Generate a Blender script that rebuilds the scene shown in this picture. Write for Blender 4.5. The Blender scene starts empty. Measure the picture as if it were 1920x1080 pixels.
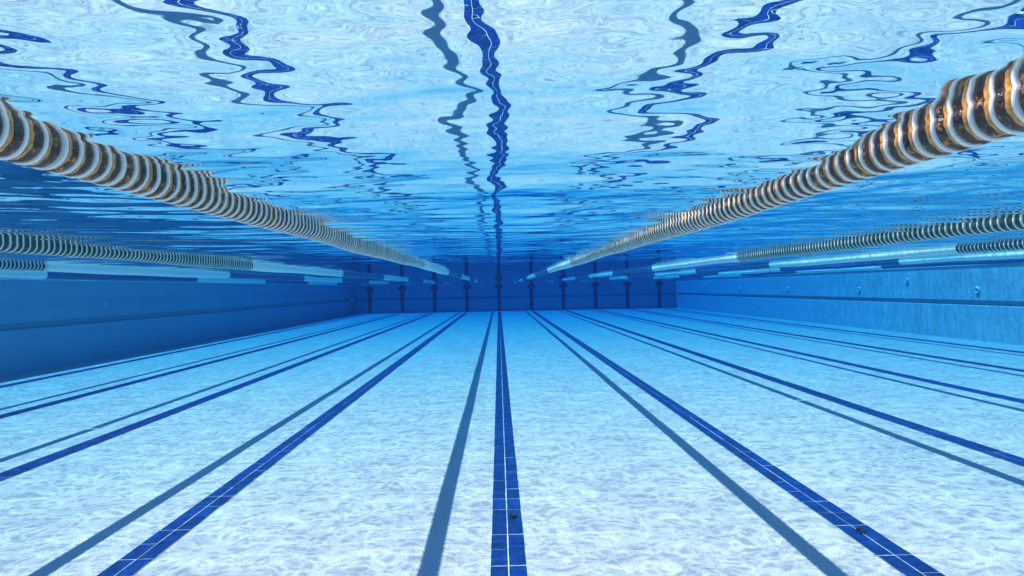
import bpy, bmesh, math, random
import numpy as np
from mathutils import Matrix, Vector, Euler

random.seed(7)
rng = np.random.default_rng(11)
R = math.radians

# ------------------------------------------------------------------ camera, light, exposure
SC = bpy.context.scene
COL = SC.collection

cam_d = bpy.data.cameras.new('camera')
cam_d.sensor_width = 36.0
cam_d.lens = 36.0 * 1207.0 / 1920.0
cam_d.clip_start = 0.02
cam_d.clip_end = 400.0
cam = bpy.data.objects.new('camera', cam_d)
COL.objects.link(cam)
yaw = math.atan(25.0 / 1207.0)           # axis of the pool sits a little left of the frame's centre
roll = 0.019                              # the right side of the horizon runs a little high
base = Euler((R(90), 0, -yaw), 'XYZ').to_matrix()
cam.matrix_world = Matrix.Translation((0, 0, 1.78)) @ (base @ Matrix.Rotation(-roll, 3, 'Z')).to_4x4()
SC.camera = cam

# light travels this way inside the water (already bent towards the vertical)
LIGHT = Vector((0.352, -0.10, -1.0)).normalized()
SUN_EL = math.asin(-LIGHT.z)
SUN_AZ = math.atan2(-LIGHT.x, -LIGHT.y)   # clockwise from +y

world = bpy.data.worlds.new('World')
SC.world = world
world.use_nodes = True
wn, wl = world.node_tree.nodes, world.node_tree.links
wn.clear()
sky = wn.new('ShaderNodeTexSky')
sky.sky_type = 'NISHITA'
sky.sun_disc = False
sky.dust_density = 0.0
sky.ozone_density = 9.0
sky.sun_elevation = SUN_EL
sky.sun_rotation = SUN_AZ
bg = wn.new('ShaderNodeBackground')
bg.inputs['Strength'].default_value = 0.15
wo = wn.new('ShaderNodeOutputWorld')
wl.new(sky.outputs[0], bg.inputs[0])
wl.new(bg.outputs[0], wo.inputs[0])

sun_d = bpy.data.lights.new('sun', 'SUN')
sun_d.energy = 5.0
sun_d.angle = R(0.5)
sun_d.color = (1.0, 0.62, 0.53)
sun = bpy.data.objects.new('sun', sun_d)
COL.objects.link(sun)
sun.rotation_euler = LIGHT.to_track_quat('-Z', 'Y').to_euler()
sun.location = (-8, 10, 30)

SC.view_settings.view_transform = 'Standard'
SC.view_settings.look = 'None'
SC.view_settings.gamma = 1.0
SC.view_settings.use_curve_mapping = False
SC.view_settings.exposure = 1.82

SC.render.engine = 'CYCLES'
cy = SC.cycles
cy.max_bounces = 10
cy.diffuse_bounces = 5
cy.glossy_bounces = 5
cy.transmission_bounces = 4
cy.transparent_max_bounces = 8
cy.volume_bounces = 1
cy.sample_clamp_indirect = 4.0
cy.use_denoising = True

# ------------------------------------------------------------------ sizes (metres)
WATER = 2.205
LANE = 2.5
XL, XR = -11.32, 13.82                    # side walls
Y0, Y1 = -1.6, 50.0                       # end walls
LINE_X = 0.03                             # offset of the lane lines
TOP = 2.55                                # top of the pool walls

# ------------------------------------------------------------------ helpers
def tag(o, label=None, cat=None, group=None, kind=None):
    if label: o['label'] = label
    if cat: o['category'] = cat
    if group: o['group'] = group
    if kind: o['kind'] = kind
    return o

def link(name, me, mat=None, parent=None, loc=(0, 0, 0)):
    o = bpy.data.objects.new(name, me)
    COL.objects.link(o)
    if mat is not None and me is not None and len(me.materials) == 0:
        me.materials.append(mat)
    if parent is not None:
        o.parent = parent
    o.location = loc
    return o

def empty(name, loc=(0, 0, 0)):
    o = bpy.data.objects.new(name, None)
    o.empty_display_size = 0.2
    COL.objects.link(o)
    o.location = loc
    return o

def mesh(name, verts, faces, smooth=False):
    me = bpy.data.meshes.new(name)
    me.from_pydata([tuple(v) for v in verts], [], faces)
    me.update()
    if smooth:
        me.polygons.foreach_set('use_smooth', [True] * len(me.polygons))
    return me

class MB:
    """collects simple shapes into one mesh"""
    def __init__(self):
        self.v, self.f = [], []
    def add(self, v, f):
        n = len(self.v)
        self.v += list(v)
        self.f += [tuple(i + n for i in q) for q in f]
    def box(self, a, b, bevel=0.0, bottom=True):
        (x0, y0, z0), (x1, y1, z1) = a, b
        if bevel:
            e = bevel
            v = [(x0, y0, z0), (x1, y0, z0), (x1, y1, z0), (x0, y1, z0),
                 (x0, y0, z1 - e), (x1, y0, z1 - e), (x1, y1, z1 - e), (x0, y1, z1 - e),
                 (x0 + e, y0 + e, z1), (x1 - e, y0 + e, z1), (x1 - e, y1 - e, z1), (x0 + e, y1 - e, z1)]
            f = [(8, 9, 10, 11)]
            for i in range(4):
                j = (i + 1) % 4
                f += [(i, j, j + 4, i + 4), (i + 4, j + 4, j + 8, i + 8)]
        else:
            v = [(x0, y0, z0), (x1, y0, z0), (x1, y1, z0), (x0, y1, z0),
                 (x0, y0, z1), (x1, y0, z1), (x1, y1, z1), (x0, y1, z1)]
            f = [(4, 5, 6, 7), (0, 1, 5, 4), (1, 2, 6, 5), (2, 3, 7, 6), (3, 0, 4, 7)]
        if bottom:
            f.append((3, 2, 1, 0))
        self.add(v, f)
    def mesh(self, name, smooth=False):
        return mesh(name, self.v, self.f, smooth)

def lathe_y(profile, seg, wob=None, closed=True):
    """profile: list of (y, r), turned round the y axis"""
    v, f = [], []
    n = len(profile)
    for i, (y, r) in enumerate(profile):
        for k in range(seg):
            a = 2 * math.pi * k / seg
            q = r * (wob(i, k) if wob else 1.0)
            v.append((q * math.cos(a), y, q * math.sin(a)))
    for i in range(n - 1):
        for k in range(seg):
            k2 = (k + 1) % seg
            f.append((i * seg + k, (i + 1) * seg + k, (i + 1) * seg + k2, i * seg + k2))
    if closed:
        f.append(tuple(range(seg)))
        f.append(tuple((n - 1) * seg + k for k in reversed(range(seg))))
    return v, f

# ------------------------------------------------------------------ materials
def new_mat(name):
    m = bpy.data.materials.new(name)
    m.use_nodes = True
    nt = m.node_tree
    nt.nodes.clear()
    out = nt.nodes.new('ShaderNodeOutputMaterial')
    return m, nt, out

def N(nt, kind, **kw):
    n = nt.nodes.new(kind)
    for k, v in kw.items():
        if hasattr(n, k) and k not in n.inputs:
            setattr(n, k, v)
        else:
            n.inputs[k].default_value = v
    return n

def ramp(nt, fac, stops):
    r = nt.nodes.new('ShaderNodeValToRGB')
    e = r.color_ramp.elements
    while len(e) < len(stops):
        e.new(0.5)
    for el, (p, c) in zip(e, stops):
        el.position = p
        el.color = (*c, 1) if len(c) == 3 else c
    nt.links.new(fac, r.inputs[0])
    return r

def plain(name, col, rough=0.5, var=0.12, scale=12.0, bump=0.0, bscale=60.0, spec=0.4, fleck=None):
    m, nt, out = new_mat(name)
    tc = N(nt, 'ShaderNodeTexCoord')
    no = N(nt, 'ShaderNodeTexNoise', Scale=scale, Detail=5.0, Roughness=0.6)
    nt.links.new(tc.outputs['Object'], no.inputs['Vector'])
    lo = tuple(c * (1 - var) for c in col)
    hi = tuple(min(1, c * (1 + var)) for c in col)
    r = ramp(nt, no.outputs['Fac'], [(0.3, lo), (0.7, hi)] if fleck is None else [(0.35, lo), (0.56, hi), (0.66, fleck)])
    b = N(nt, 'ShaderNodeBsdfPrincipled', Roughness=rough)
    b.inputs['Specular IOR Level'].default_value = spec
    nt.links.new(r.outputs[0], b.inputs['Base Color'])
    if bump:
        n2 = N(nt, 'ShaderNodeTexNoise', Scale=bscale, Detail=4.0)
        nt.links.new(tc.outputs['Object'], n2.inputs['Vector'])
        bp = N(nt, 'ShaderNodeBump', Strength=bump, Distance=0.01)
        nt.links.new(n2.outputs['Fac'], bp.inputs['Height'])
        nt.links.new(bp.outputs[0], b.inputs['Normal'])
    nt.links.new(b.outputs[0], out.inputs['Surface'])
    return m

def tiled(name, col, grout, rot=None, bw=0.25, bh=0.125, var=0.05, speck=0.19, speck_scale=70.0, bump=0.3):
    """glazed pool tile: faint joints, slight glaze differences, fine non-slip grain"""
    m, nt, out = new_mat(name)
    L = nt.links
    geo = N(nt, 'ShaderNodeNewGeometry')
    mp = N(nt, 'ShaderNodeMapping')
    if rot: mp.inputs['Rotation'].default_value = rot
    L.new(geo.outputs['Position'], mp.inputs['Vector'])
    br = N(nt, 'ShaderNodeTexBrick')
    br.offset = 0.0
    br.inputs['Scale'].default_value = 1.0
    br.inputs['Brick Width'].default_value = bw
    br.inputs['Row Height'].default_value = bh
    br.inputs['Mortar Size'].default_value = 0.0025
    br.inputs['Mortar Smooth'].default_value = 0.3
    br.inputs['Color1'].default_value = (*[c * (1 - var) for c in col], 1)
    br.inputs['Color2'].default_value = (*[min(1, c * (1 + var)) for c in col], 1)
    br.inputs['Mortar'].default_value = (*grout, 1)
    L.new(mp.outputs[0], br.inputs['Vector'])
    big = N(nt, 'ShaderNodeTexNoise', Scale=0.55, Detail=4.0)
    L.new(geo.outputs['Position'], big.inputs['Vector'])
    rb = ramp(nt, big.outputs['Fac'], [(0.3, (0.90, 0.92, 0.94)), (0.7, (1, 1, 1))])
    fine = N(nt, 'ShaderNodeTexNoise', Scale=speck_scale, Detail=3.0, Roughness=0.7)
    L.new(geo.outputs['Position'], fine.inputs['Vector'])
    lo = 1 - speck * 2
    rf = ramp(nt, fine.outputs['Fac'], [(0.34, (lo, lo + 0.01, lo + 0.03)), (0.62, (1, 1, 1))])
    m1 = N(nt, 'ShaderNodeMixRGB', blend_type='MULTIPLY', Fac=1.0)
    m2 = N(nt, 'ShaderNodeMixRGB', blend_type='MULTIPLY', Fac=1.0)
    L.new(br.outputs['Color'], m1.inputs[1]); L.new(rb.outputs[0], m1.inputs[2])
    L.new(m1.outputs[0], m2.inputs[1]); L.new(rf.outputs[0], m2.inputs[2])
    b = N(nt, 'ShaderNodeBsdfPrincipled', Roughness=0.55)
    b.inputs['Specular IOR Level'].default_value = 0.15
    L.new(m2.outputs[0], b.inputs['Base Color'])
    bp = N(nt, 'ShaderNodeBump', Strength=bump, Distance=0.004)
    L.new(fine.outputs['Fac'], bp.inputs['Height'])
    L.new(bp.outputs[0], b.inputs['Normal'])
    L.new(b.outputs[0], out.inputs['Surface'])
    return m

M_FLOOR = tiled('white_floor_tile', (0.55, 0.475, 0.47), (0.47, 0.41, 0.41), rot=(0, 0, R(90)))
M_WALL_SIDE = tiled('pale_wall_tile_side', (0.41, 0.51, 0.59), (0.335, 0.425, 0.49), rot=(R(90), 0, R(90)), speck=0.04)
M_WALL_END = tiled('pale_wall_tile_end', (0.40, 0.50, 0.58), (0.33, 0.42, 0.50), rot=(R(90), 0, 0), speck=0.04)
M_LEDGE = plain('ledge_tile', (0.10, 0.20, 0.34), 0.6)
M_GROUT = plain('tile_grout', (0.52, 0.55, 0.56), 0.8, var=0.2, scale=40)
M_WHITE = plain('white_plastic', (0.86, 0.86, 0.82), 0.35, var=0.05, scale=30)
M_BLUE = plain('blue_plastic', (0.03, 0.13, 0.33), 0.4, var=0.10, scale=30)
M_AMBER = plain('brown_plastic', (0.028, 0.013, 0.007), 0.28, var=0.8, scale=55, bump=0.6, bscale=80, spec=0.8, fleck=(0.50, 0.22, 0.04))  # gold flecks put sparkling glints into the base colour
M_GOLD = plain('gold_flange', (0.62, 0.29, 0.055), 0.3, var=0.5, scale=70, spec=0.6)
M_GREEN = plain('green_plastic', (0.035, 0.065, 0.05), 0.35, var=0.4, scale=40)
M_DARK = plain('dark_plastic', (0.03, 0.05, 0.07), 0.4, var=0.3, scale=40)
M_STEEL = plain('steel_cable', (0.45, 0.46, 0.47), 0.35, var=0.1)
M_INLET = plain('white_inlet_plastic', (0.60, 0.66, 0.70), 0.4, var=0.05)
M_INLET_DARK = plain('inlet_hole', (0.02, 0.04, 0.07), 0.6)
M_DEBRIS = plain('dark_debris', (0.03, 0.04, 0.035), 0.8, var=0.6, scale=60)
M_MARK = plain('end_marking_tile', (0.016, 0.055, 0.17), 0.45, var=0.2, scale=8)

def blue_tile_mat():
    m, nt, out = new_mat('blue_line_tile')
    L = nt.links
    geo = N(nt, 'ShaderNodeNewGeometry')
    oi = N(nt, 'ShaderNodeObjectInfo')
    no = N(nt, 'ShaderNodeTexNoise', Scale=11.0, Detail=5.0, Roughness=0.65)
    L.new(geo.outputs['Position'], no.inputs['Vector'])
    r = ramp(nt, no.outputs['Fac'], [(0.28, (0.001, 0.012, 0.085)), (0.55, (0.0015, 0.024, 0.15)), (0.80, (0.003, 0.044, 0.22))])
    hsv = N(nt, 'ShaderNodeHueSaturation')
    mr = N(nt, 'ShaderNodeMapRange')
    mr.inputs['To Min'].default_value = 0.78
    mr.inputs['To Max'].default_value = 1.18
    L.new(oi.outputs['Random'], mr.inputs['Value'])
    L.new(mr.outputs[0], hsv.inputs['Value'])
    L.new(r.outputs[0], hsv.inputs['Color'])
    b = N(nt, 'ShaderNodeBsdfPrincipled', Roughness=0.4)
    b.inputs['Specular IOR Level'].default_value = 0.2
    L.new(hsv.outputs[0], b.inputs['Base Color'])
    L.new(b.outputs[0], out.inputs['Surface'])
    return m
M_TILE = blue_tile_mat()

def water_mat():
    """air-water interface: mirror beyond the critical angle, clear inside it; light focused by ripples is
    painted in as uneven transmission"""
    m, nt, out = new_mat('water_surface')
    L = nt.links
    geo = N(nt, 'ShaderNodeNewGeometry')
    fr = N(nt, 'ShaderNodeFresnel', IOR=1.333)
    gl = N(nt, 'ShaderNodeBsdfGlossy', Roughness=0.0)
    gl.inputs['Color'].default_value = (1, 1, 1, 1)
    tr = N(nt, 'ShaderNodeBsdfTransparent')
    # caustic net and bands painted into the transparent colour to pattern the sunlight
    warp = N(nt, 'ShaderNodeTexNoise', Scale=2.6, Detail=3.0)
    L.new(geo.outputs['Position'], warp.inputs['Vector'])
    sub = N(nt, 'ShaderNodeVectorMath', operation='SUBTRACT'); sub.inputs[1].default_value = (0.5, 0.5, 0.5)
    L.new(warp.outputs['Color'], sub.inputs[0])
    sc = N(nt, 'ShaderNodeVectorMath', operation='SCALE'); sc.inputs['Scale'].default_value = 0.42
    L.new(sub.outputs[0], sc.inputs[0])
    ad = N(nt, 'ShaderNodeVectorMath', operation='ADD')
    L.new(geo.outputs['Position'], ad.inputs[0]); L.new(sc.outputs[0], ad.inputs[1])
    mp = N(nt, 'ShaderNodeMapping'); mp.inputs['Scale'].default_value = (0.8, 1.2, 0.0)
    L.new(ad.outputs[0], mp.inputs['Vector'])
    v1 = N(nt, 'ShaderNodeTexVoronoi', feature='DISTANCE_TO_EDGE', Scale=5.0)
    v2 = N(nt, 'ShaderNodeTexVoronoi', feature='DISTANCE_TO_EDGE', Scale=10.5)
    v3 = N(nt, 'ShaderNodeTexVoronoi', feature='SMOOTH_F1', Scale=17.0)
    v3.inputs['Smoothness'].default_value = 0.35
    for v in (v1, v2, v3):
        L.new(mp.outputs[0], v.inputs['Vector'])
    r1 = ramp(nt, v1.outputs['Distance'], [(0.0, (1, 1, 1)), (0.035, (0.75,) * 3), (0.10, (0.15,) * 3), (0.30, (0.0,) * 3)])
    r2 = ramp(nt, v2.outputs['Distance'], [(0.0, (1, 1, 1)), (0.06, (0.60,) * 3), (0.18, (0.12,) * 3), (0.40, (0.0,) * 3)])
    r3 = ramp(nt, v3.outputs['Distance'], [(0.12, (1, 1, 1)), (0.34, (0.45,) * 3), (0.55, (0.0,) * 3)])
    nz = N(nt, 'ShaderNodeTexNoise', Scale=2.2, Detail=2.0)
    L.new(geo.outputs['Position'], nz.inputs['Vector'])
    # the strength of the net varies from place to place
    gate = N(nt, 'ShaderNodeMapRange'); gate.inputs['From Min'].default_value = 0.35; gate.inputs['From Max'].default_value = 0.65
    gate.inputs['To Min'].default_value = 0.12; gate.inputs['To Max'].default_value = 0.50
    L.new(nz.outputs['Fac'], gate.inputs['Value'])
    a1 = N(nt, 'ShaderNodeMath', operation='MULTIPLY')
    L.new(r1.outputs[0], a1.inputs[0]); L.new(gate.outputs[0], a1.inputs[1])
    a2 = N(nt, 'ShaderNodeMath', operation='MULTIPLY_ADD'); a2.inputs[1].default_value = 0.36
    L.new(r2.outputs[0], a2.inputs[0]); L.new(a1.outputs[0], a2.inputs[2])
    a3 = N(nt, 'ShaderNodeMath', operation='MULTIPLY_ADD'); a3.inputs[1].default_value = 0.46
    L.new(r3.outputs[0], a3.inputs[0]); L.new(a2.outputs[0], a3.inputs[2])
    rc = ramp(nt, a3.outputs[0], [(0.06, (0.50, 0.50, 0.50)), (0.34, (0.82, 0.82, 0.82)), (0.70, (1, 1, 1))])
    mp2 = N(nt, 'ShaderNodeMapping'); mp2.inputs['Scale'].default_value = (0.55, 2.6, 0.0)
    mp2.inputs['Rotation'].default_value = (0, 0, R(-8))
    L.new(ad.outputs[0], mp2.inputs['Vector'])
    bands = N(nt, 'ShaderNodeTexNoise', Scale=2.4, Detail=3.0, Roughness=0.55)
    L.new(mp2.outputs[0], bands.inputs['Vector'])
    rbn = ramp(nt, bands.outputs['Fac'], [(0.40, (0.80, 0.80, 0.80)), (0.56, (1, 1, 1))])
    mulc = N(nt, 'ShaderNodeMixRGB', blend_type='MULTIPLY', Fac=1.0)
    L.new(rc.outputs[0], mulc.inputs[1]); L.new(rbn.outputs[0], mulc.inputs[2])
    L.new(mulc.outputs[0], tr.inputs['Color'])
    mx = N(nt, 'ShaderNodeMixShader')
    L.new(fr.outputs[0], mx.inputs[0]); L.new(tr.outputs[0], mx.inputs[1]); L.new(gl.outputs[0], mx.inputs[2])
    L.new(mx.outputs[0], out.inputs['Surface'])
    return m
M_WATER = water_mat()

# ------------------------------------------------------------------ waves
waves = []
for i in range(110):
    lam = math.exp(rng.uniform(math.log(0.055), math.log(4.5)))
    ang = rng.normal(R(75), R(55))
    k = 2 * math.pi / lam
    slope = 0.0046 * (1.0 if lam > 0.15 else 0.62)
    waves.append((k * math.cos(ang), k * math.sin(ang), slope / k, rng.uniform(0, 2 * math.pi), lam))
ripples = []                               # long-crested ripples running down the lanes
for i in range(46):
    lam = math.exp(rng.uniform(math.log(0.10), math.log(0.55)))
    ang = rng.normal(R(90), R(14))
    k = 2 * math.pi / lam
    ripples.append((k * math.cos(ang), k * math.sin(ang), 0.0036 / k, rng.uniform(0, 2 * math.pi), lam))

def wave_height(X, Y, dx=0.0, dy=0.0):
    wx = X + 0.10 * np.sin(0.9 * Y + 0.7 * X + 1.0) + 0.05 * np.sin(2.3 * Y - 1.1 * X)
    wy = Y + 0.10 * np.sin(1.1 * X - 0.6 * Y + 2.0) + 0.05 * np.sin(2.7 * X + 0.8 * Y)
    env = 0.85 + 0.45 * np.sin(0.55 * X + 0.31 * Y + 0.4) * np.sin(0.47 * Y - 0.42 * X + 1.3)
    # the water is livelier round the swimmer and calm towards the far end
    yy = np.maximum(Y, 0)
    f_long = np.interp(yy, [0, 1.8, 4.0, 8.0, 14, 25, 50], [1.1, 1.1, 0.55, 0.22, 0.14, 0.10, 0.07])
    f_short = np.interp(yy, [0, 1.8, 4.5, 8.5, 14, 25, 50], [1.1, 1.1, 0.85, 0.40, 0.20, 0.12, 0.08])
    f_rip = np.interp(yy, [0, 1.2, 3.0, 5.5, 8.5, 14, 25, 50], [0.35, 0.45, 0.9, 1.0, 0.55, 0.24, 0.12, 0.07])
    h = np.zeros(np.broadcast(X, Y).shape)
    def put(kx, ky, a, p, e):
        step = np.maximum(abs(kx) * dx, abs(ky) * dy)
        w = np.clip((2.6 - step) / 1.4, 0, 1)
        return a * w * e * np.sin(kx * wx + ky * wy + p)
    for kx, ky, a, p, lam in waves:
        h += put(kx, ky, a, p, env * f_short if lam < 0.8 else f_long)
    for kx, ky, a, p, lam in ripples:
        h += put(kx, ky, a, p, (1.7 - env) * f_rip)
    return h

# ------------------------------------------------------------------ setting: floor
mb = MB()
mb.add([(XL - 0.3, Y0 - 0.3, 0), (XR + 0.3, Y0 - 0.3, 0), (XR + 0.3, Y1 + 0.3, 0), (XL - 0.3, Y1 + 0.3, 0)], [(0, 1, 2, 3)])
floor = link('floor', mb.mesh('floor'), M_FLOOR)
tag(floor, 'white tiled pool floor crossed by blue lane lines', kind='structure')

# lane lines: pale grout bed with two columns of proud blue tiles
TW, TL = 0.111, 0.262
def tile_mesh(name, w, l):
    m = MB()
    m.box((-w / 2, -l / 2, 0), (w / 2, l / 2, 0.002), bevel=0.0008, bottom=False)
    return m.mesh(name)
ME_TILE = tile_mesh('tile', TW, TL - 0.009)
ME_TILE.materials.append(M_TILE)
near_range = {0: (3.4, 8.6), 1: (3.6, 8.6), 2: (6.0, 9.4)}
for k in range(-4, 6):
    x = LINE_X + k * LANE
    ya, yb = Y0 + 1.0, Y1 - 1.6
    b = MB()
    b.add([(x - 0.118, ya, 0.004), (x + 0.118, ya, 0.004), (x + 0.118, yb, 0.004), (x - 0.118, yb, 0.004)], [(0, 1, 2, 3)])
    line = link('lane_line', b.mesh('lane_line'), M_GROUT, floor)
    lo, hi = near_range.get(abs(k), (0, 0))
    run = MB()
    n = int((yb - ya) / TL)
    for j in range(n):
        yc = ya + (j + 0.5) * TL
        for s in (-1, 1):
            xc = x + s * (TW / 2 + 0.0035) + random.uniform(-0.0012, 0.0012)
            y2 = yc + random.uniform(-0.003, 0.003)
            if lo <= yc <= hi:
                t = link('tile', ME_TILE, None, line, (xc, y2, 0.0042 + random.uniform(0, 0.0006)))
                t.rotation_euler = (0, 0, random.uniform(-0.006, 0.006))
            else:
                run.box((xc - TW / 2, y2 - TL / 2 + 0.0045, 0.0042), (xc + TW / 2, y2 + TL / 2 - 0.0045, 0.0075), bottom=False)
    r = link('tiled_run', run.mesh('tiled_run'), M_TILE, line)
    tag(r, kind='stuff')

# ------------------------------------------------------------------ walls
def wall_profile():
    # (inset, z): upper wall, then the standing ledge cut into it, then the lower wall
    return [(0.0, TOP), (0.0, 1.18), (0.02, 1.165), (0.10, 1.155), (0.10, 1.03), (-0.005, 1.02), (-0.015, 1.01), (-0.015, -0.02)]

def side_wall(name, x, sgn, mat):
    """sgn = +1: wall on the right"""
    prof = wall_profile()
    v, f = [], []
    for (d, z) in prof:
        X = x + sgn * d
        v += [(X, Y0 - 0.3, z), (X, Y1 + 0.3, z)]
    for i in range(len(prof) - 1):
        a = i * 2
        f.append((a, a + 1, a + 3, a + 2))
    n = len(v)
    v += [(x + sgn * 0.5, Y0 - 0.3, TOP), (x + sgn * 0.5, Y1 + 0.3, TOP)]
    f.append((0, 1, n + 1, n))
    v += [(x + sgn * 0.5, Y0 - 0.3, -0.02), (x + sgn * 0.5, Y1 + 0.3, -0.02)]
    f.append((n, n + 1, n + 3, n + 2))
    return mesh(name, v, f)

def end_wall(name, y, sgn):
    prof = wall_profile()
    v, f = [], []
    for (d, z) in prof:
        Y = y + sgn * d
        v += [(XL - 0.02, Y, z), (XR + 0.02, Y, z)]
    for i in range(len(prof) - 1):
        a = i * 2
        f.append((a, a + 1, a + 3, a + 2))
    n = len(v)
    v += [(XL, y + sgn * 0.5, TOP), (XR, y + sgn * 0.5, TOP), (XL, y + sgn * 0.5, -0.02), (XR, y + sgn * 0.5, -0.02)]
    f += [(0, 1, n + 1, n), (n, n + 1, n + 3, n + 2)]
    return mesh(name, v, f)

wall_l = tag(link('pool_wall', side_wall('pool_wall', XL, -1, M_WALL_SIDE), M_WALL_SIDE),
             'dark shaded pool side wall on the left with a ledge line', 'wall', kind='thing')
wall_r = tag(link('pool_wall', side_wall('pool_wall', XR, 1, M_WALL_SIDE), M_WALL_SIDE),
             'brighter sunlit pool side wall on the right with round inlets', 'wall', kind='thing')
wall_f = tag(link('pool_wall', end_wall('pool_wall', Y1, 1), M_WALL_END),
             'far end wall of the pool with ten dark vertical lane markings', 'wall', kind='thing')
wall_b = tag(link('pool_wall', end_wall('pool_wall', Y0, -1), M_WALL_END),
             'near end wall of the pool behind the viewer', 'wall', kind='thing')

# overflow edge at the waterline
for w, x, s in ((wall_l, XL, 1), (wall_r, XR, -1)):
    g = MB()
    xa, xb = sorted((x + s * 0.003, x + s * 0.035))
    g.box((xa, Y0 + 0.01, WATER - 0.015), (xb, Y1 - 0.01, WATER + 0.05))
    link('gutter_edge', g.mesh('gutter_edge'), M_WHITE, w)

# end wall crosses
for k in range(-4, 6):
    x = LINE_X + k * LANE
    g = MB()
    g.box((x - 0.14, Y1 - 0.022, 0.012), (x + 0.14, Y1 + 0.004, TOP - 0.02))
    m = link('lane_marking', g.mesh('lane_marking'), M_MARK, wall_f)
    for xa, xb in ((x - 0.30, x - 0.142), (x + 0.142, x + 0.30)):
        c = MB()
        c.box((xa, Y1 - 0.016, WATER - 0.44), (xb, Y1 + 0.004, WATER - 0.17))
        link('cross_bar', c.mesh('cross_bar'), M_MARK, m)

# inlets on the side walls
def inlet_meshes():
    prof = [(0.0, 0.135), (0.025, 0.130), (0.05, 0.110), (0.05, 0.085), (0.012, 0.052)]
    v, f = lathe_y(prof, 24, closed=False)
    fl = mesh('flange', v, f, True)
    fl.materials.append(M_INLET)
    v, f = lathe_y([(0.0, 0.05), (0.012, 0.05), (0.016, 0.03)], 20)
    no = mesh('nozzle', v, f)
    no.materials.append(M_INLET_DARK)
    return fl, no
FL, NO = inlet_meshes()
def inlet(wall, x, y, z, sgn, scale=0.75):
    e = link('wall_inlet', FL, None, wall, (x, y, z))
    e.rotation_euler = (0, 0, R(90) if sgn < 0 else R(-90))
    e.scale = (scale, 1, scale)
    link('nozzle', NO, None, e)
for i in range(5):
    inlet(wall_r, XR - 0.004, 12.2 + 6.1 * i, 1.47, -1)
    inlet(wall_l, XL + 0.004, 12.6 + 6.1 * i, 1.52, 1)
inlet(wall_r, XR - 0.004, 21.5, 1.78, -1, 0.6)

# ------------------------------------------------------------------ water surface
def axis_x():
    xs = [0.0]
    while xs[-1] < XR - 0.02:
        xs.append(xs[-1] + 0.013 * (1 + xs[-1] / 1.1))
    p = np.array(xs)
    right = p * (XR + 0.02) / p[-1]
    keep = p[p < -XL]
    left = -keep * (-XL + 0.02) / keep[-1]
    return np.concatenate([left[::-1][:-1], right])
def axis_y():
    ys = [Y0 - 0.02]
    while ys[-1] < Y1:
        y = ys[-1]
        ys.append(y + (0.04 if y < 0.6 else 0.0046 * max(y, 1.6)))
    ys[-1] = Y1 + 0.02
    return np.array(ys)
xs, ys = axis_x(), axis_y()
GX, GY = np.meshgrid(xs, ys)
DX = np.broadcast_to(np.gradient(xs)[None, :], GX.shape)
DY = np.broadcast_to(np.gradient(ys)[:, None], GX.shape)
GZ = WATER + wave_height(GX, GY, DX, DY)
nx, ny = len(xs), len(ys)
me = bpy.data.meshes.new('water')
co = np.stack([GX, GY, GZ], -1).reshape(-1, 3)
idx = np.arange(nx * ny).reshape(ny, nx)
quads = np.stack([idx[:-1, :-1], idx[:-1, 1:], idx[1:, 1:], idx[1:, :-1]], -1).reshape(-1, 4)
me.vertices.add(len(co)); me.vertices.foreach_set('co', co.astype(np.float32).ravel())
me.loops.add(quads.size); me.loops.foreach_set('vertex_index', quads.astype(np.int32).ravel())
me.polygons.add(len(quads))
me.polygons.foreach_set('loop_start', np.arange(0, quads.size, 4, dtype=np.int32))
me.polygons.foreach_set('loop_total', np.full(len(quads), 4, dtype=np.int32))
me.update(); me.validate()
me.polygons.foreach_set('use_smooth', np.ones(len(quads), dtype=bool))
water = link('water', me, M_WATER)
tag(water, 'rippled water surface seen from below mirroring the floor', kind='structure')
print('water', nx, ny)

# ------------------------------------------------------------------ lane ropes
PITCH = 0.07
RC = WATER - 0.014

def white_disc():
    v, f = lathe_y([(-0.0065, 0.028), (-0.0065, 0.064), (-0.004, 0.0675), (0.0, 0.0682), (0.004, 0.0675), (0.0065, 0.064), (0.0065, 0.028)], 26)
    return mesh('float_disc', v, f, True)
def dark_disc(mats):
    """perforated hub with a ridged flange at each end; the flange next to the viewer takes the second material"""
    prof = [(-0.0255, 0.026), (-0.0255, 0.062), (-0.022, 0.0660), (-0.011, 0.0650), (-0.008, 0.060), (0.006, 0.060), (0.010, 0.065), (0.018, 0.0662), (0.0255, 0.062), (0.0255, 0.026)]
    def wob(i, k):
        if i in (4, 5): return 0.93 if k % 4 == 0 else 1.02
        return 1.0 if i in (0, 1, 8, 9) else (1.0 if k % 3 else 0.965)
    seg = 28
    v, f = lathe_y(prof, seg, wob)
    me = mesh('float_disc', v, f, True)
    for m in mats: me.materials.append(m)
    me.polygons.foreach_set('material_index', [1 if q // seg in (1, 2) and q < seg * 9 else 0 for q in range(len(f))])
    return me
def with_mat(me, m):
    me.materials.append(m); return me
D_WHITE = with_mat(white_disc(), M_WHITE)
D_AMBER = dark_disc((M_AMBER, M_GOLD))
D_GREEN = dark_disc((M_GREEN, M_GREEN))
D_DARK = dark_disc((M_DARK, M_DARK))
V_W, F_W = [tuple(v.co) for v in D_WHITE.vertices], [tuple(p.vertices) for p in D_WHITE.polygons]
V_D, F_D = [tuple(v.co) for v in D_DARK.vertices], [tuple(p.vertices) for p in D_DARK.polygons]

def rope_z(y, x):
    return RC + 0.006 * math.sin(0.9 * y + x) + 0.004 * math.sin(2.3 * y + 2 * x)

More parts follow.
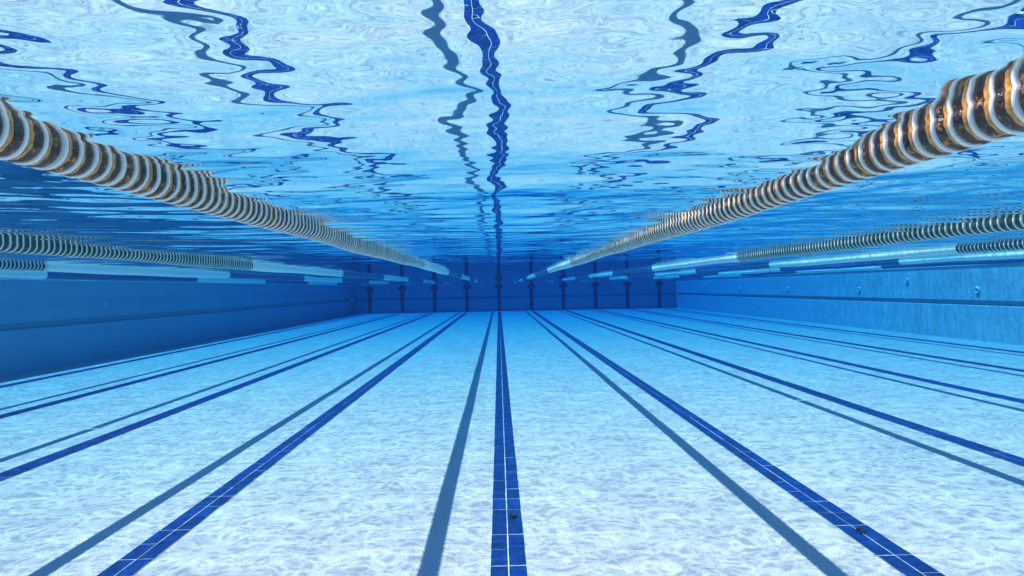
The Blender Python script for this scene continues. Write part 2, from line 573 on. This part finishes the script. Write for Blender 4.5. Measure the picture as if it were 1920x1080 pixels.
def colour_run(x, ya, yb):
    """closely packed floats of one colour, joined"""
    n = max(2, int((yb - ya) / PITCH))
    p = (yb - ya) / n
    seg = 16
    v, f = [], []
    prof = [(0.04, 0.056), (0.20, 0.068), (0.80, 0.068), (0.96, 0.056)]
    rows = 0
    for i in range(n):
        for (t, r) in prof:
            y = ya + (i + t) * p
            z = rope_z(y, x)
            for k in range(seg):
                a = 2 * math.pi * k / seg
                v.append((r * math.cos(a), y, z - RC + r * math.sin(a)))
            rows += 1
    for i in range(rows - 1):
        for k in range(seg):
            k2 = (k + 1) % seg
            f.append((i * seg + k, (i + 1) * seg + k, (i + 1) * seg + k2, i * seg + k2))
    f.append(tuple(range(seg)))
    f.append(tuple((rows - 1) * seg + k for k in reversed(range(seg))))
    return mesh('float_run', v, f, True)

def disc_run(x, ya, yb, mats):
    """alternating discs joined: two materials in one mesh"""
    mbw = MB(); cnt = []
    y = ya
    while y + PITCH <= yb + 1e-6:
        z = rope_z(y, x) - RC
        for (V, F, off, mi) in ((V_W, F_W, 0.008, 0), (V_D, F_D, 0.0425, 1)):
            mbw.add([(a, b + y + off, c + z) for a, b, c in V], F)
            cnt += [mi] * len(F)
        y += PITCH
    me = mbw.mesh('float_run', True)
    for m in mats: me.materials.append(m)
    me.polygons.foreach_set('material_index', cnt)
    return me

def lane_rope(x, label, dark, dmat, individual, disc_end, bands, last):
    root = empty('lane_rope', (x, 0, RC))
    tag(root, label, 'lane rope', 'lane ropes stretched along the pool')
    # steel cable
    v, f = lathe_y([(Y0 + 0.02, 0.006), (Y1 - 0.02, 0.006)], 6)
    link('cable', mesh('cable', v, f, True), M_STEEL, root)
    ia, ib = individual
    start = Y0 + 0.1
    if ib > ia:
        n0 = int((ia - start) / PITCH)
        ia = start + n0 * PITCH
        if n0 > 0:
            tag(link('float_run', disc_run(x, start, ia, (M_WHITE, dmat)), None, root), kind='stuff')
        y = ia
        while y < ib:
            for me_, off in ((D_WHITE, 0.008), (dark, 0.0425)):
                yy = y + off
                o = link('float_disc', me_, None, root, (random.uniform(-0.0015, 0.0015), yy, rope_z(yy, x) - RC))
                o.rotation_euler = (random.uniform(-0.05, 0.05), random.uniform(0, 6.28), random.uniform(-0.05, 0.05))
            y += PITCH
        start = y
    if disc_end - start > PITCH:
        n = max(1, round((disc_end - start) / PITCH))
        disc_end = start + n * PITCH
        tag(link('float_run', disc_run(x, start, disc_end + 0.001, (M_WHITE, dmat)), None, root), kind='stuff')
    y = disc_end if disc_end > start else start
    white = True
    for yb in bands:
        if yb > y + 0.1:
            o = link('float_run', colour_run(x, y, yb), M_WHITE if white else M_BLUE, root)
            tag(o, 'white run of floats' if white else 'blue run of floats', kind='stuff')
            y = yb
        white = not white
    if last > y:
        tag(link('float_run', disc_run(x, y, last, (M_WHITE, dmat)), None, root), kind='stuff')
    return root

B0 = (15.6, 21.0, 27.0, 32.2, 38.0, 43.5)
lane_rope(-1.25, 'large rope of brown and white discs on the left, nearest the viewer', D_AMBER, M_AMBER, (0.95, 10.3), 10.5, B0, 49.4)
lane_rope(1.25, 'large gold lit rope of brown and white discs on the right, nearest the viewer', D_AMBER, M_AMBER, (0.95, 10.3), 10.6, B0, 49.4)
lane_rope(-3.75, 'green and white disc rope second from the viewer on the left', D_GREEN, M_GREEN, (4.4, 9.7), 9.8, (15.4, 20.9, 26.5, 31.7, 37.4, 43), 49.4)
lane_rope(3.75, 'green and white disc rope second from the viewer on the right', D_GREEN, M_GREEN, (4.2, 9.8), 9.9, (15.4, 20.8, 26.2, 31.0, 36.8, 43), 49.4)
lane_rope(-6.25, 'third rope to the left, dark near its end then long white and blue runs', D_DARK, M_DARK, (7.4, 8.9), 9.0, (15.0, 20.7, 25.7, 31, 36.5, 42), 49.4)
lane_rope(6.25, 'third rope to the right, dark near its end then long white and blue runs', D_DARK, M_DARK, (7.0, 8.5), 8.6, (14.6, 20.1, 25.4, 30.8, 36, 42), 49.4)
lane_rope(-8.75, 'fourth rope to the left, nearest to the dark side wall', D_DARK, M_DARK, (0, 0), 7.0, (12.6, 18.8, 24.2, 29.6, 35, 41), 49.4)
lane_rope(8.75, 'fourth rope to the right, second from the bright side wall', D_DARK, M_DARK, (0, 0), 8.2, (13.8, 19.7, 25.3, 30.8, 36, 42), 49.4)
lane_rope(11.25, 'thin far rope running closest to the bright right side wall', D_DARK, M_DARK, (0, 0), 7.6, (13.0, 18.6, 24.0, 29.5, 35, 41), 49.4)

# ------------------------------------------------------------------ debris on the floor
def debris(x, y, r, label, seed):
    rnd = random.Random(seed)
    m = MB()
    for i in range(16):
        a, q = rnd.uniform(0, 6.28), r * math.sqrt(rnd.random())
        cx, cy_, s = x + q * math.cos(a), y + 1.3 * q * math.sin(a), rnd.uniform(0.2, 0.5) * r
        pts = [(cx + s * rnd.uniform(.5, 1) * math.cos(b), cy_ + s * rnd.uniform(.5, 1) * math.sin(b)) for b in np.linspace(0, 6.28, 6)[:-1]]
        z0, z1 = 0.0125, 0.0125 + rnd.uniform(0.004, 0.016)
        v = [(px, py, z0) for px, py in pts] + [(cx + .7 * (px - cx), cy_ + .7 * (py - cy_), z1) for px, py in pts]
        f = [tuple(range(5, 10))] + [(k, (k + 1) % 5, 5 + (k + 1) % 5, 5 + k) for k in range(5)]
        m.add(v, f)
    tag(link('debris', m.mesh('debris'), M_DEBRIS), label, 'debris', kind='thing')
debris(0.075, 5.0, 0.035, 'small dark clump of debris on the centre lane line', 3)
debris(2.53, 4.50, 0.03, 'small dark clump of debris on the blue line right of centre', 5)

# ------------------------------------------------------------------ the water body
hz = MB()
hz.box((XL - 1.5, Y0 - 1.5, -1.0), (XR + 1.5, Y1 + 1.5, 2.75))
haze = link('haze', hz.mesh('haze'), None)
tag(haze, 'clear blue pool water filling the basin', kind='stuff')
m, nt, out = new_mat('pool_water_body')
pv = N(nt, 'ShaderNodeVolumePrincipled')
d = 0.19
s_a = (0.142, 0.037, 0.0095)               # absorbed per metre, red to blue
s_s = (0.0005, 0.0010, 0.0016)            # scattered per metre
pv.inputs['Density'].default_value = d
pv.inputs['Color'].default_value = (*[s / d for s in s_s], 1)
pv.inputs['Absorption Color'].default_value = (*[(1 - a / (d * (1 - s / d))) ** 2 for a, s in zip(s_a, s_s)], 1)
pv.inputs['Anisotropy'].default_value = 0.3
nt.links.new(pv.outputs[0], out.inputs['Volume'])
haze.data.materials.append(m)
